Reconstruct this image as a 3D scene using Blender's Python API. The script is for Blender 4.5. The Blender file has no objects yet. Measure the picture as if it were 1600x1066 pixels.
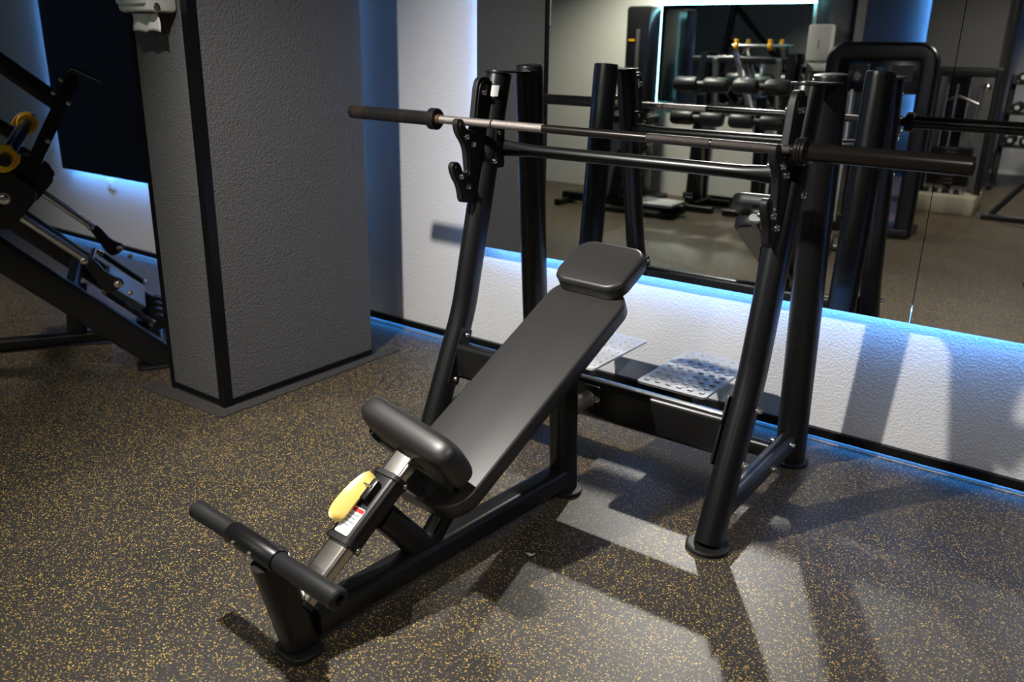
import bpy, bmesh, math, random
from mathutils import Vector, Matrix
random.seed(7)
PI = math.pi
SC = bpy.context.scene
COL = SC.collection

# ------------------------------------------------------------------ camera, world, lamps, exposure
cam_d = bpy.data.cameras.new('camera')
cam = bpy.data.objects.new('camera', cam_d); COL.objects.link(cam)
cam_d.sensor_width = 36.0
cam_d.lens = 36.0 * 1320.5 / 1600.0
R_ = Vector((0.80490199, 0.5930551, 0.02045572)); U_ = Vector((-0.20726778, 0.24867174, 0.94615138)); F_ = Vector((-0.55603314, 0.76579894, -0.32307759))
cam.matrix_world = Matrix(((R_.x, U_.x, -F_.x, 1.41890853), (R_.y, U_.y, -F_.y, -3.06573367), (R_.z, U_.z, -F_.z, 1.40389294), (0, 0, 0, 1)))
cam_d.dof.use_dof = True; cam_d.dof.focus_distance = 2.55; cam_d.dof.aperture_fstop = 2.8
cam_d.clip_start = 0.05
SC.camera = cam

world = bpy.data.worlds.new('world'); SC.world = world; world.use_nodes = True
world.node_tree.nodes['Background'].inputs[0].default_value = (0.55, 0.6, 0.7, 1)
world.node_tree.nodes['Background'].inputs[1].default_value = 0.02

def lamp(name, loc, target, power, radius=0.05, angle=110, blend=0.5, color=(1.0, 0.93, 0.85)):
    l = bpy.data.lights.new(name, 'SPOT'); l.energy = power; l.shadow_soft_size = radius
    l.spot_size = math.radians(angle); l.spot_blend = blend; l.color = color
    o = bpy.data.objects.new(name, l); COL.objects.link(o); o.location = loc
    d = Vector(target) - Vector(loc); o.rotation_euler = d.to_track_quat('-Z', 'Y').to_euler()
    return o
lamp('ceiling_spot', (-0.62, -2.15, 2.40), (0.10, -0.62, 0.25), 345, 0.035, 116, 1.0, (1.0, 0.95, 0.89))
lamp('ceiling_spot', (-3.7, -2.4, 2.40), (-3.7, -1.2, 0.0), 125, 0.05, 82, 0.9)
lamp('ceiling_spot', (1.9, -2.15, 2.40), (1.6, -1.4, 0), 60, 0.05, 115, 0.7)
lamp('ceiling_spot', (-2.2, -3.9, 2.40), (-2.2, -4.3, 0), 150, 0.06, 140, 0.8, (1.0, 0.95, 0.82))
lamp('ceiling_spot', (0.9, -4.6, 2.40), (0.5, -4.8, 0), 125, 0.06, 150, 0.8)
lamp('ceiling_spot', (0.3, -6.6, 2.40), (0.3, -6.8, 0), 90, 0.06, 130, 0.8)

vs = SC.view_settings
vs.view_transform = 'Standard'; vs.look = 'None'; vs.gamma = 1.0; vs.exposure = 0.28; vs.use_curve_mapping = False
cy = SC.cycles
cy.use_denoising = True
cy.max_bounces = 10; cy.diffuse_bounces = 4; cy.glossy_bounces = 8
cy.use_guiding = True; cy.guiding_training_samples = 32
cy.sample_clamp_indirect = 0
cy.caustics_reflective = True; cy.blur_glossy = 0.0

# ------------------------------------------------------------------ materials
def mat(name, col=(0.5, 0.5, 0.5), rough=0.5, metal=0.0, spec=0.5, bump=None, emit=None, estr=0, coat=0):
    m = bpy.data.materials.new(name); m.use_nodes = True
    nt = m.node_tree; b = nt.nodes['Principled BSDF']
    b.inputs['Base Color'].default_value = (*col, 1); b.inputs['Roughness'].default_value = rough
    b.inputs['Metallic'].default_value = metal; b.inputs['Specular IOR Level'].default_value = spec
    b.inputs['Coat Weight'].default_value = coat
    if emit:
        b.inputs['Emission Color'].default_value = (*emit, 1); b.inputs['Emission Strength'].default_value = estr
    if bump:
        sc, st, dist = bump
        tc = nt.nodes.new('ShaderNodeTexCoord'); n = nt.nodes.new('ShaderNodeTexNoise'); bp = nt.nodes.new('ShaderNodeBump')
        n.inputs['Scale'].default_value = sc; n.inputs['Detail'].default_value = 3
        bp.inputs['Strength'].default_value = st; bp.inputs['Distance'].default_value = dist
        nt.links.new(tc.outputs['Object'], n.inputs['Vector']); nt.links.new(n.outputs[0], bp.inputs['Height'])
        nt.links.new(bp.outputs[0], b.inputs['Normal'])
    return m
def tint_noise(m, c1, c2, scale, lo=0.4, hi=0.6, detail=4):
    nt = m.node_tree; b = nt.nodes['Principled BSDF']
    tc = nt.nodes.new('ShaderNodeTexCoord'); n = nt.nodes.new('ShaderNodeTexNoise'); r = nt.nodes.new('ShaderNodeValToRGB')
    n.inputs['Scale'].default_value = scale; n.inputs['Detail'].default_value = detail
    r.color_ramp.elements[0].position = lo; r.color_ramp.elements[0].color = (*c1, 1)
    r.color_ramp.elements[1].position = hi; r.color_ramp.elements[1].color = (*c2, 1)
    nt.links.new(tc.outputs['Object'], n.inputs['Vector']); nt.links.new(n.outputs[0], r.inputs[0]); nt.links.new(r.outputs[0], b.inputs['Base Color'])
    return m

M = {}
M['paint'] = mat('black_powder_coat', (0.006, 0.006, 0.0065), 0.33, 0, 0.45, (900, 0.06, 0.0004))
M['gloss'] = mat('black_gloss_paint', (0.008, 0.008, 0.009), 0.2)
M['leather'] = mat('black_upholstery', (0.021, 0.020, 0.0192), 0.42, 0, 0.6, (420, 0.12, 0.0005))
M['rubber'] = mat('black_rubber', (0.009, 0.009, 0.009), 0.5, 0, 0.35, (500, 0.2, 0.0006))
M['foam'] = mat('black_foam_grip', (0.011, 0.011, 0.012), 0.5, 0, 0.4, (300, 0.3, 0.0008))
M['chrome'] = tint_noise(mat('worn_chrome', (0.7, 0.68, 0.64), 0.26, 1.0), (0.72, 0.69, 0.64), (0.5, 0.47, 0.42), 14, 0.45, 0.75)
M['steel'] = mat('zinc_bolt_steel', (0.75, 0.73, 0.70), 0.22, 1.0)
M['yellow'] = mat('yellow_plastic', (0.88, 0.64, 0.16), 0.35)
M['orange'] = mat('yellow_clamp_plastic', (0.85, 0.42, 0.01), 0.35)
M['oxide'] = mat('black_oxide_steel', (0.016, 0.014, 0.012), 0.26, 0.5)
M['oldsleeve'] = tint_noise(mat('worn_oxide_sleeve', (0.03, 0.03, 0.03), 0.42, 0.6), (0.022, 0.021, 0.020), (0.085, 0.055, 0.035), 9, 0.52, 0.85)
M['knurl'] = mat('knurled_steel', (0.30, 0.27, 0.25), 0.42, 0.85, 0.5, (1400, 0.9, 0.001))
M['knurl_dark'] = mat('dark_knurled_steel', (0.045, 0.038, 0.035), 0.42, 0.7, 0.5, (1400, 0.9, 0.001))
M['copper'] = mat('worn_bronze_bushing', (0.35, 0.22, 0.13), 0.35, 0.9)
M['grey_plate'] = mat('grey_tread_metal', (0.50, 0.50, 0.49), 0.45, 0.0, 0.5, (700, 0.15, 0.0006))
M['whiteplastic'] = mat('white_plastic', (0.55, 0.54, 0.50), 0.35)
M['paper'] = mat('paper_towel', (0.72, 0.70, 0.66), 0.9, 0, 0.2, (40, 0.6, 0.004))
M['grey_pad'] = mat('worn_grey_pad', (0.05, 0.055, 0.06), 0.3)
M['sticker'] = mat('white_sticker', (0.62, 0.62, 0.60), 0.4)
M['ink'] = mat('dark_print', (0.05, 0.05, 0.05), 0.5)
M['red'] = mat('red_print', (0.55, 0.02, 0.02), 0.4)
M['blueprint'] = mat('blue_print', (0.05, 0.35, 0.75), 0.4)
M['trim'] = mat('black_trim_metal', (0.004, 0.004, 0.005), 0.35, 0, 0.25)
M['mirror'] = mat('mirror_silver', (0.80, 0.82, 0.81), 0.0, 1.0)
M['mirror_edge'] = mat('mirror_edge_glass', (0.02, 0.06, 0.06), 0.1)
M['led'] = mat('blue_led_strip', (0.05, 0.2, 0.5), 0.5, emit=(0.11, 0.38, 1.0), estr=38)
M['led_dim'] = mat('dim_blue_led_strip', (0.05, 0.2, 0.5), 0.5, emit=(0.03, 0.32, 1.0), estr=6)
M['led_cyan'] = mat('cyan_led_strip', (0.2, 0.6, 0.7), 0.5, emit=(0.30, 0.85, 1.0), estr=14)
M['wall'] = mat('white_textured_plaster', (0.66, 0.66, 0.66), 0.75, 0, 0.3, (125, 0.65, 0.006))
M['wall_grey'] = mat('grey_textured_plaster', (0.100, 0.098, 0.098), 0.8, 0, 0.25, (130, 0.9, 0.006))
M['wall_dark'] = mat('dark_grey_plaster', (0.035, 0.036, 0.042), 0.8, 0, 0.2, (90, 0.3, 0.003))
M['wall_cream'] = mat('cream_plaster', (0.62, 0.62, 0.55), 0.8, 0, 0.2, (90, 0.2, 0.003))
M['ceiling'] = mat('dark_ceiling_paint', (0.03, 0.03, 0.032), 0.8)
M['beige'] = mat('beige_steel', (0.42, 0.38, 0.28), 0.5)
M['blonde'] = mat('tan_plate_disc', (0.50, 0.40, 0.28), 0.5)

def floor_material():
    m = bpy.data.materials.new('speckled_rubber_floor'); m.use_nodes = True
    nt = m.node_tree; b = nt.nodes['Principled BSDF']; N = nt.nodes.new; L = nt.links.new
    tc = N('ShaderNodeTexCoord')
    base = N('ShaderNodeTexNoise'); base.inputs['Scale'].default_value = 260; base.inputs['Detail'].default_value = 3
    L(tc.outputs['Object'], base.inputs['Vector'])
    r0 = N('ShaderNodeValToRGB'); r0.color_ramp.elements[0].position = 0.35; r0.color_ramp.elements[0].color = (0.016, 0.0148, 0.0138, 1)
    r0.color_ramp.elements[1].position = 0.72; r0.color_ramp.elements[1].color = (0.058, 0.053, 0.047, 1)
    L(base.outputs[0], r0.inputs[0])
    big = N('ShaderNodeTexNoise'); big.inputs['Scale'].default_value = 2.2; big.inputs['Detail'].default_value = 5
    L(tc.outputs['Object'], big.inputs['Vector'])
    rb = N('ShaderNodeValToRGB'); rb.color_ramp.elements[0].position = 0.3; rb.color_ramp.elements[0].color = (0.7, 0.7, 0.7, 1)
    rb.color_ramp.elements[1].position = 0.7; rb.color_ramp.elements[1].color = (1.2, 1.15, 1.1, 1)
    L(big.outputs[0], rb.inputs[0])
    mul = N('ShaderNodeMixRGB'); mul.blend_type = 'MULTIPLY'; mul.inputs[0].default_value = 1
    L(r0.outputs[0], mul.inputs[1]); L(rb.outputs[0], mul.inputs[2])
    prev = mul.outputs[0]
    for k, (scale, thr, dist, col) in enumerate([(205, 0.875, 0.35, (0.56, 0.36, 0.07, 1)), (300, 0.89, 0.40, (0.30, 0.21, 0.09, 1)), (140, 0.945, 0.25, (0.72, 0.47, 0.09, 1)), (140, 0.95, 0.2, (0.22, 0.21, 0.20, 1))]):
        # warp so flecks are irregular crumbs
        mp = N('ShaderNodeMapping'); mp.inputs['Location'].default_value = (k * 3.7, k * 1.3, 0)
        L(tc.outputs['Object'], mp.inputs['Vector'])
        wn = N('ShaderNodeTexNoise'); wn.inputs['Scale'].default_value = scale * 1.6
        L(mp.outputs[0], wn.inputs['Vector'])
        mx = N('ShaderNodeVectorMath'); mx.operation = 'MULTIPLY_ADD'; mx.inputs[1].default_value = (0.9 / scale,) * 3
        L(wn.outputs['Color'], mx.inputs[0]); L(mp.outputs[0], mx.inputs[2])
        v = N('ShaderNodeTexVoronoi'); v.voronoi_dimensions = '2D'; v.inputs['Scale'].default_value = scale
        L(mx.outputs[0], v.inputs['Vector'])
        sep = N('ShaderNodeSeparateColor'); L(v.outputs['Color'], sep.inputs[0])
        a = N('ShaderNodeMath'); a.operation = 'GREATER_THAN'; a.inputs[1].default_value = thr; L(sep.outputs[0], a.inputs[0])
        d = N('ShaderNodeMath'); d.operation = 'LESS_THAN'; d.inputs[1].default_value = dist; L(v.outputs['Distance'], d.inputs[0])
        w = N('ShaderNodeMath'); w.operation = 'MULTIPLY'; L(a.outputs[0], w.inputs[0]); L(d.outputs[0], w.inputs[1])
        mm = N('ShaderNodeMixRGB'); L(w.outputs[0], mm.inputs[0]); L(prev, mm.inputs[1]); mm.inputs[2].default_value = col
        prev = mm.outputs[0]
    L(prev, b.inputs['Base Color'])
    b.inputs['Roughness'].default_value = 0.46; b.inputs['Specular IOR Level'].default_value = 0.7
    bp = N('ShaderNodeBump'); bp.inputs['Strength'].default_value = 0.35; bp.inputs['Distance'].default_value = 0.001
    L(base.outputs[0], bp.inputs['Height']); L(bp.outputs[0], b.inputs['Normal'])
    return m
M['floor'] = floor_material()

# ------------------------------------------------------------------ mesh helpers
def V(*a): return Vector(a)
def sweep(bm, pts, prof, up=(0, 0, 1), cap=True, closed=False):
    """profile (list of (side, up) metres) carried along the points"""
    pts = [Vector(p) for p in pts]; n = len(pts); rings = []
    up = Vector(up)
    for i, p in enumerate(pts):
        if closed: t = (pts[(i + 1) % n] - pts[i - 1]).normalized()
        elif i == 0: t = (pts[1] - pts[0]).normalized()
        elif i == n - 1: t = (pts[-1] - pts[-2]).normalized()
        else: t = ((pts[i + 1] - p).normalized() + (p - pts[i - 1]).normalized()).normalized()
        u = up - t * up.dot(t)
        if u.length < 1e-4: u = Vector((0, 1, 0)) - t * t.y
        if u.length < 1e-4: u = Vector((1, 0, 0))
        u.normalize(); s = t.cross(u)
        k = 1.0
        if 0 < i < n - 1 and not closed:
            c = (pts[i + 1] - p).normalized().dot(t); k = 1 / max(c, 0.6)
        rings.append([bm.verts.new(p + s * a + u * b) for a, b in prof])
    m = len(prof)
    for i in range(n if closed else n - 1):
        r0, r1 = rings[i], rings[(i + 1) % n]
        for j in range(m):
            bm.faces.new((r0[j], r0[(j + 1) % m], r1[(j + 1) % m], r1[j]))
    if cap and not closed:
        bm.faces.new(rings[0][::-1]); bm.faces.new(rings[-1])
    return bm
def circ(r, n=24): return [(r * math.cos(2 * PI * k / n), r * math.sin(2 * PI * k / n)) for k in range(n)]
def rrect(w, h, r, n=5):
    r = min(r, w / 2 - 1e-5, h / 2 - 1e-5); o = []
    for cx, cy_, a0 in ((w / 2 - r, h / 2 - r, 0), (-w / 2 + r, h / 2 - r, PI / 2), (-w / 2 + r, -h / 2 + r, PI), (w / 2 - r, -h / 2 + r, 1.5 * PI)):
        for k in range(n + 1):
            a = a0 + PI / 2 * k / n; o.append((cx + r * math.cos(a), cy_ + r * math.sin(a)))
    return o
def oval(w, h): return rrect(w, h, min(w, h) * 0.49, 7)
def tube(bm, a, b, r, n=24): return sweep(bm, [a, b], circ(r, n))
def path(bm, pts, r, n=16, up=(0, 0, 1)): return sweep(bm, pts, circ(r, n), up)
def bendpts(p0, p1, p2, rad, n=8):
    """polyline p0-p1-p2 with the corner rounded"""
    p0, p1, p2 = Vector(p0), Vector(p1), Vector(p2)
    a = (p0 - p1).normalized(); b = (p2 - p1).normalized()
    out = [p0]
    for k in range(n + 1):
        t = k / n; q0 = p1 + a * rad; q2 = p1 + b * rad
        out.append(q0 * (1 - t) ** 2 + p1 * 2 * t * (1 - t) + q2 * t ** 2)
    out.append(p2); return out
def lathe(bm, a, b, prof, n=32):
    """prof: list of (fraction distance along a->b in metres, radius)"""
    a, b = Vector(a), Vector(b); t = (b - a).normalized()
    u = Vector((0, 0, 1)) if abs(t.z) < 0.9 else Vector((1, 0, 0)); u = (u - t * u.dot(t)).normalized(); s = t.cross(u)
    rings = []
    for d, r in prof:
        rings.append([bm.verts.new(a + t * d + (s * math.cos(2 * PI * k / n) + u * math.sin(2 * PI * k / n)) * max(r, 1e-4)) for k in range(n)])
    for i in range(len(rings) - 1):
        for j in range(n):
            bm.faces.new((rings[i][j], rings[i][(j + 1) % n], rings[i + 1][(j + 1) % n], rings[i + 1][j]))
    bm.faces.new(rings[0][::-1]); bm.faces.new(rings[-1]); return bm
def box(bm, lo, hi, bev=0.0, frame=None):
    lo, hi = Vector(lo), Vector(hi); w = hi - lo
    r = bmesh.ops.create_cube(bm, size=1)
    vv = r['verts']
    for v in vv: v.co = Vector(((v.co.x + .5) * w.x + lo.x, (v.co.y + .5) * w.y + lo.y, (v.co.z + .5) * w.z + lo.z))
    if bev > 0:
        es = list({e for v in vv for e in v.link_edges})
        res = bmesh.ops.bevel(bm, geom=es, offset=bev, segments=2, affect='EDGES', profile=0.5)
        vv = list({v for f in res['faces'] for v in f.verts} | {v for v in vv if v.is_valid})
    if frame is not None:
        for v in vv: v.co = frame @ v.co
    return bm
def frame(o, x, y, z):
    x, y, z, o = Vector(x).normalized(), Vector(y).normalized(), Vector(z).normalized(), Vector(o)
    return Matrix(((x.x, y.x, z.x, o.x), (x.y, y.y, z.y, o.y), (x.z, y.z, z.z, o.z), (0, 0, 0, 1)))
def pad(bm, fr, w, l, th, r, bev=0.012, crown=0.006, bot=0.004, n=8):
    """cushion: rounded rectangle w x l centred on the frame origin, z = outward, its top at z=0"""
    layers = []
    K = 6
    layers.append((bot, -th)); layers.append((0.0, -th + bot))
    layers.append((0.0, -bev))
    for k in range(1, K + 1):
        a = PI / 2 * k / K; layers.append((bev * (1 - math.cos(a)), -bev + bev * math.sin(a)))
    mx = min(w, l) / 2
    for q in (0.35, 0.6, 0.85):
        d = bev + (mx - bev) * q * 0.8; layers.append((d, crown * (1 - (1 - q) ** 2)))
    rings = []
    for ins, z in layers:
        o = rrect(w - 2 * ins, l - 2 * ins, max(r - ins, 0.004) if ins < r else 0.004, n)
        rings.append([bm.verts.new(fr @ Vector((x, y, z))) for x, y in o])
    m = len(rings[0])
    for i in range(len(rings) - 1):
        for j in range(m): bm.faces.new((rings[i][j], rings[i][(j + 1) % m], rings[i + 1][(j + 1) % m], rings[i + 1][j]))
    bm.faces.new(rings[0][::-1]); bm.faces.new(rings[-1]); return bm
def plate(bm, outline, origin, ex, ey, th):
    """flat outline (2-D) extruded symmetrically about its plane"""
    ex, ey, origin = Vector(ex), Vector(ey), Vector(origin); ez = ex.cross(ey).normalized()
    a = [bm.verts.new(origin + ex * x + ey * y - ez * th / 2) for x, y in outline]
    b = [bm.verts.new(origin + ex * x + ey * y + ez * th / 2) for x, y in outline]
    n = len(a)
    for j in range(n): bm.faces.new((a[j], a[(j + 1) % n], b[(j + 1) % n], b[j]))
    bm.faces.new(a[::-1]); bm.faces.new(b); return bm
def smooth_outline(pts, it=2):
    for _ in range(it):
        o = []
        for i in range(len(pts)):
            p, q = pts[i], pts[(i + 1) % len(pts)]
            o += [(p[0] * .75 + q[0] * .25, p[1] * .75 + q[1] * .25), (p[0] * .25 + q[0] * .75, p[1] * .25 + q[1] * .75)]
        pts = o
    return pts

def origin_of(parent):
    o = Vector((0, 0, 0))
    while parent is not None: o += parent.location; parent = parent.parent
    return o
def obj(name, bm, m, parent=None, bevel=0.0, sharp=32):
    bmesh.ops.recalc_face_normals(bm, faces=bm.faces)
    off = origin_of(parent)
    if parent is not None: bmesh.ops.translate(bm, verts=bm.verts, vec=-off)
    me = bpy.data.meshes.new(name); bm.to_mesh(me); bm.free()
    for p in me.polygons: p.use_smooth = True
    me.set_sharp_from_angle(angle=math.radians(sharp))
    o = bpy.data.objects.new(name, me); COL.objects.link(o)
    mm = M[m] if isinstance(m, str) else m
    me.materials.append(mm)
    if parent is not None: o.parent = parent
    if bevel > 0:
        b = o.modifiers.new('bevel', 'BEVEL'); b.width = bevel; b.segments = 3; b.limit_method = 'ANGLE'; b.angle_limit = math.radians(40)
    return o
def recentre(o):
    """move a top-level mesh's origin to the base of its bounding box"""
    vs_ = [v.co for v in o.data.vertices]
    c = Vector(((min(v.x for v in vs_) + max(v.x for v in vs_)) / 2, (min(v.y for v in vs_) + max(v.y for v in vs_)) / 2, min(v.z for v in vs_)))
    for v in o.data.vertices: v.co -= c
    o.location = c; return o
def B(): return bmesh.new()
def thing(name, label, cat, loc, group=None):
    o = bpy.data.objects.new(name, None); COL.objects.link(o); o.location = loc; o.empty_display_size = 0.1
    o['label'] = label; o['category'] = cat
    if group: o['group'] = group
    return o
def tag(o, label, cat, group=None):
    o['label'] = label; o['category'] = cat
    if group: o['group'] = group
    return o
def struct(name, bm, m, parent=None, bevel=0.0):
    o = obj(name, bm, m, parent, bevel)
    if parent is None: o['kind'] = 'structure'
    return o
def copy_tree(o, parent=None):
    c = o.copy(); COL.objects.link(c)
    if parent is not None: c.parent = parent
    for ch in list(o.children): copy_tree(ch, c)
    return c
def bolt(parent, p, d, r=0.0085, h=0.012, name='bolt'):
    """socket-head bolt: washer + domed head, pointing along d"""
    p, d = Vector(p), Vector(d).normalized()
    bm = B()
    lathe(bm, p, p + d, [(0, r * 1.35), (0.002, r * 1.35), (0.0021, r), (h * 0.7, r), (h * 0.9, r * 0.8), (h, r * 0.5), (h, r * 0.3), (h * 0.6, r * 0.28)], 14)
    return obj(name, bm, 'steel', parent)

# ------------------------------------------------------------------ room shell
WY = 0.062                                     # wall face behind the mirrors
X0, X1, Y1 = -6.2, 3.4, -8.6
bm = B(); box(bm, (X0 - .2, Y1 - .2, -0.06), (X1 + .2, WY + .25, 0)); struct('floor', bm, 'floor')
bm = B(); box(bm, (X0 - .2, Y1 - .2, 2.5), (X1 + .2, WY + .25, 2.6)); struct('ceiling', bm, 'ceiling')
bm = B(); box(bm, (X0 - .2, WY, 0), (X1 + .2, WY + .15, 2.5)); struct('wall_back', bm, 'wall')
bm = B(); box(bm, (X0 - .15, Y1, 0), (X0, WY, 2.5)); struct('wall_left', bm, 'wall_dark')
bm = B(); box(bm, (X1, Y1, 0), (X1 + .15, WY, 2.5)); struct('wall_right', bm, 'wall_grey')
bm = B(); box(bm, (X0, Y1 - .15, 0), (X1, Y1, 2.5)); struct('wall_front', bm, 'wall')
bm = B(); box(bm, (X0, -5.0, 0), (-0.98, -4.78, 2.5)); struct('wall_partition', bm, 'wall_cream')
# skirting on the mirror wall, with the strip of light that runs under its lip
bm = B(); box(bm, (X0, WY - 0.020, 0.024), (X1, WY, 0.056)); struct('baseboard_back', bm, 'trim')
bm = B(); box(bm, (X0, WY - 0.006, 0.018), (X1, WY - 0.001, 0.0235)); struct('trim_1', bm, 'led_dim')

# grey column between the two machines
CX0, CX1, CY0, CY1 = -1.388, -1.757, -1.182, -0.353
bm = B(); box(bm, (CX1, CY0, 0), (CX0, CY1, 2.5)); struct('wall_column', bm, 'wall_grey')
def corner_trim(name, x, y, sx, sy, z1=2.5, w=0.030, t=0.004):
    bm = B()
    box(bm, (min(x, x - sx * w) - (t if sx < 0 else 0), y - (t if sy < 0 else 0), 0), (max(x, x - sx * w) + (t if sx > 0 else 0), y + (t if sy > 0 else 0), z1))
    box(bm, (x - (t if sx < 0 else 0), min(y, y - sy * w), 0), (x + (t if sx > 0 else 0), max(y, y - sy * w), z1))
    return struct(name, bm, 'trim')
corner_trim('trim_2', CX0, CY0, 1, -1, w=0.034)
corner_trim('trim_3', CX1, CY0, -1, -1, w=0.022)
bm = B(); box(bm, (CX0, CY0 + .034, 0.012), (CX0 + 0.005, CY1, 0.034)); box(bm, (CX1 + .022, CY0 - 0.005, 0.012), (CX0 - .034, CY0, 0.034)); struct('baseboard_column', bm, 'trim')
# cut strips of mat round the column foot
def mat_strip(bm, a, b, inn, w0, w1, z=0.006):
    a, b, inn = Vector(a), Vector(b), Vector(inn); n = 90; rng = random.Random(3)
    top = []; 
    for k in range(n + 1):
        p = a.lerp(b, k / n); j = rng.uniform(-.004, .004)
        row = [p + inn * 0.0, p + inn * (w0 + (w1 - w0) * k / n + j)]
        top.append([bm.verts.new((q.x, q.y, zz)) for q in row for zz in (0.0005, z + rng.uniform(-.001, .001))])
    for k in range(n):
        r0, r1 = top[k], top[k + 1]
        bm.faces.new((r0[1], r0[3], r1[3], r1[1])); bm.faces.new((r0[3], r0[2], r1[2], r1[3])); bm.faces.new((r0[0], r0[1], r1[1], r1[0]))
    bm.faces.new(top[0][i] for i in (0, 2, 3, 1)); bm.faces.new(top[-1][i] for i in (0, 1, 3, 2))
M['crumb'] = mat('rough_cut_rubber', (0.050, 0.046, 0.043), 0.85, 0, 0.3, (220, 1.0, 0.006))
bm = B(); mat_strip(bm, (CX0 + .006, CY0 - .06, 0), (CX0 + .006, CY1 + 0.14, 0), (1, 0, 0), .062, .050)
struct('trim_4', bm, 'crumb')
bm = B(); mat_strip(bm, (CX0 + .06, CY0 - .007, 0), (CX1 - .10, CY0 - .007, 0), (0, -1, 0), .060, .085)
struct('trim_5', bm, 'crumb')

# ------------------------------------------------------------------ mirrors with LED strips behind their edges
def mirror(name, label, x0, x1, z0, z1, yf, ma, mb, facing=1, led='led', sides='blrt', seams=(), gap=0.045, front=False):
    """mirror sheet; facing=1 looks to -y. ma, mb: small tilts"""
    c = Vector(((x0 + x1) / 2, yf, z0))
    root = thing(name, label, 'mirror', c)
    sg = -1 if facing == 1 else 1
    def yy(x, z): return yf - (ma * (x - c.x) + mb * (z - 1.2))
    cuts = [x0] + list(seams) + [x1]
    for i in range(len(cuts) - 1):
        a, b = cuts[i] + (0.0012 if i else 0), cuts[i + 1] - (0.0012 if i < len(cuts) - 2 else 0)
        bm = B(); q = [(a, z0), (b, z0), (b, z1), (a, z1)]
        f = [bm.verts.new((x, yy(x, z), z)) for x, z in q]; g = [bm.verts.new((x, yy(x, z) - sg * 0.005, z)) for x, z in q]
        bm.faces.new(f); bm.faces.new(g[::-1])
        for k in range(4): bm.faces.new((f[k], f[(k + 1) % 4], g[(k + 1) % 4], g[k]))
        obj('mirror_panel', bm, 'mirror', root)
    yb0, yb1 = sorted((yf - sg * 0.014, yf - sg * 0.022)); d = 0.040
    if front: yb0, yb1 = sorted((yf + sg * 0.001, yf - sg * 0.012)); d = -0.020
    yc0, yc1 = sorted((yf - sg * 0.022, yf - sg * gap))
    bm = B(); box(bm, (x0 + .06, yc0, z0 + .06), (x1 - .06, yc1, z1 - .06)); obj('backing_frame', bm, 'trim', root)
    if 'b' in sides: bm = B(); box(bm, (x0 + d, yb0, z0 + d), (x1 - d, yb1, z0 + d + .008)); obj('led_strip', bm, led, root)
    if 't' in sides: bm = B(); box(bm, (x0 + d, yb0, z1 - d - (.035 if front else .008)), (x1 - d, yb1, z1 - d)); obj('led_strip', bm, led, root)
    if 'l' in sides: bm = B(); box(bm, (x0 + d, yb0, z0 + d + .01), (x0 + d + .008, yb1, z1 - d - .01)); obj('led_strip', bm, led, root)
    if 'r' in sides: bm = B(); box(bm, (x1 - d - .008, yb0, z0 + d + .01), (x1 - d, yb1, z1 - d - .01)); obj('led_strip', bm, led, root)
    return root
mirror('wall_mirror', 'large seamed wall mirror with blue backlight behind the weight bench', -1.012, 2.85, 0.545, 2.3, 0.0, -0.01175, 0.0091, seams=(0.886,), sides='blt')
mirror('wall_mirror', 'blue backlit wall mirror beyond the grey column at far left', -4.86, -2.05, 0.545, 2.3, 0.0, -0.0, 0.0)
mirror('wall_mirror', 'dark mirror with cyan light frame on the opposite cream wall, seen in reflection', -2.39, -0.99, 0.9, 1.785, -4.72, 0, 0, facing=-1, led='led_cyan', sides='lt', front=True)
mirror('wall_mirror', 'narrow backlit mirror on the far white wall, seen in reflection', -0.72, -0.40, 0.5, 2.2, -8.52, 0, 0, facing=-1)

# ------------------------------------------------------------------ the incline bench press
root = thing('incline_bench_press', 'black olympic incline bench press station with upright posts and padded backrest', 'weight bench', (0.037, -1.0, 0))
XL, XR = -0.528, 0.602; XC = 0.037
P0 = Vector((0, -1.96, 0)); AX = Vector((0.075, 1.1, 0)).normalized(); LT = Vector((AX.y, -AX.x, 0)); ZZ = Vector((0, 0, 1))
def W(s, t, z): return P0 + AX * s + LT * t + ZZ * z

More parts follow.
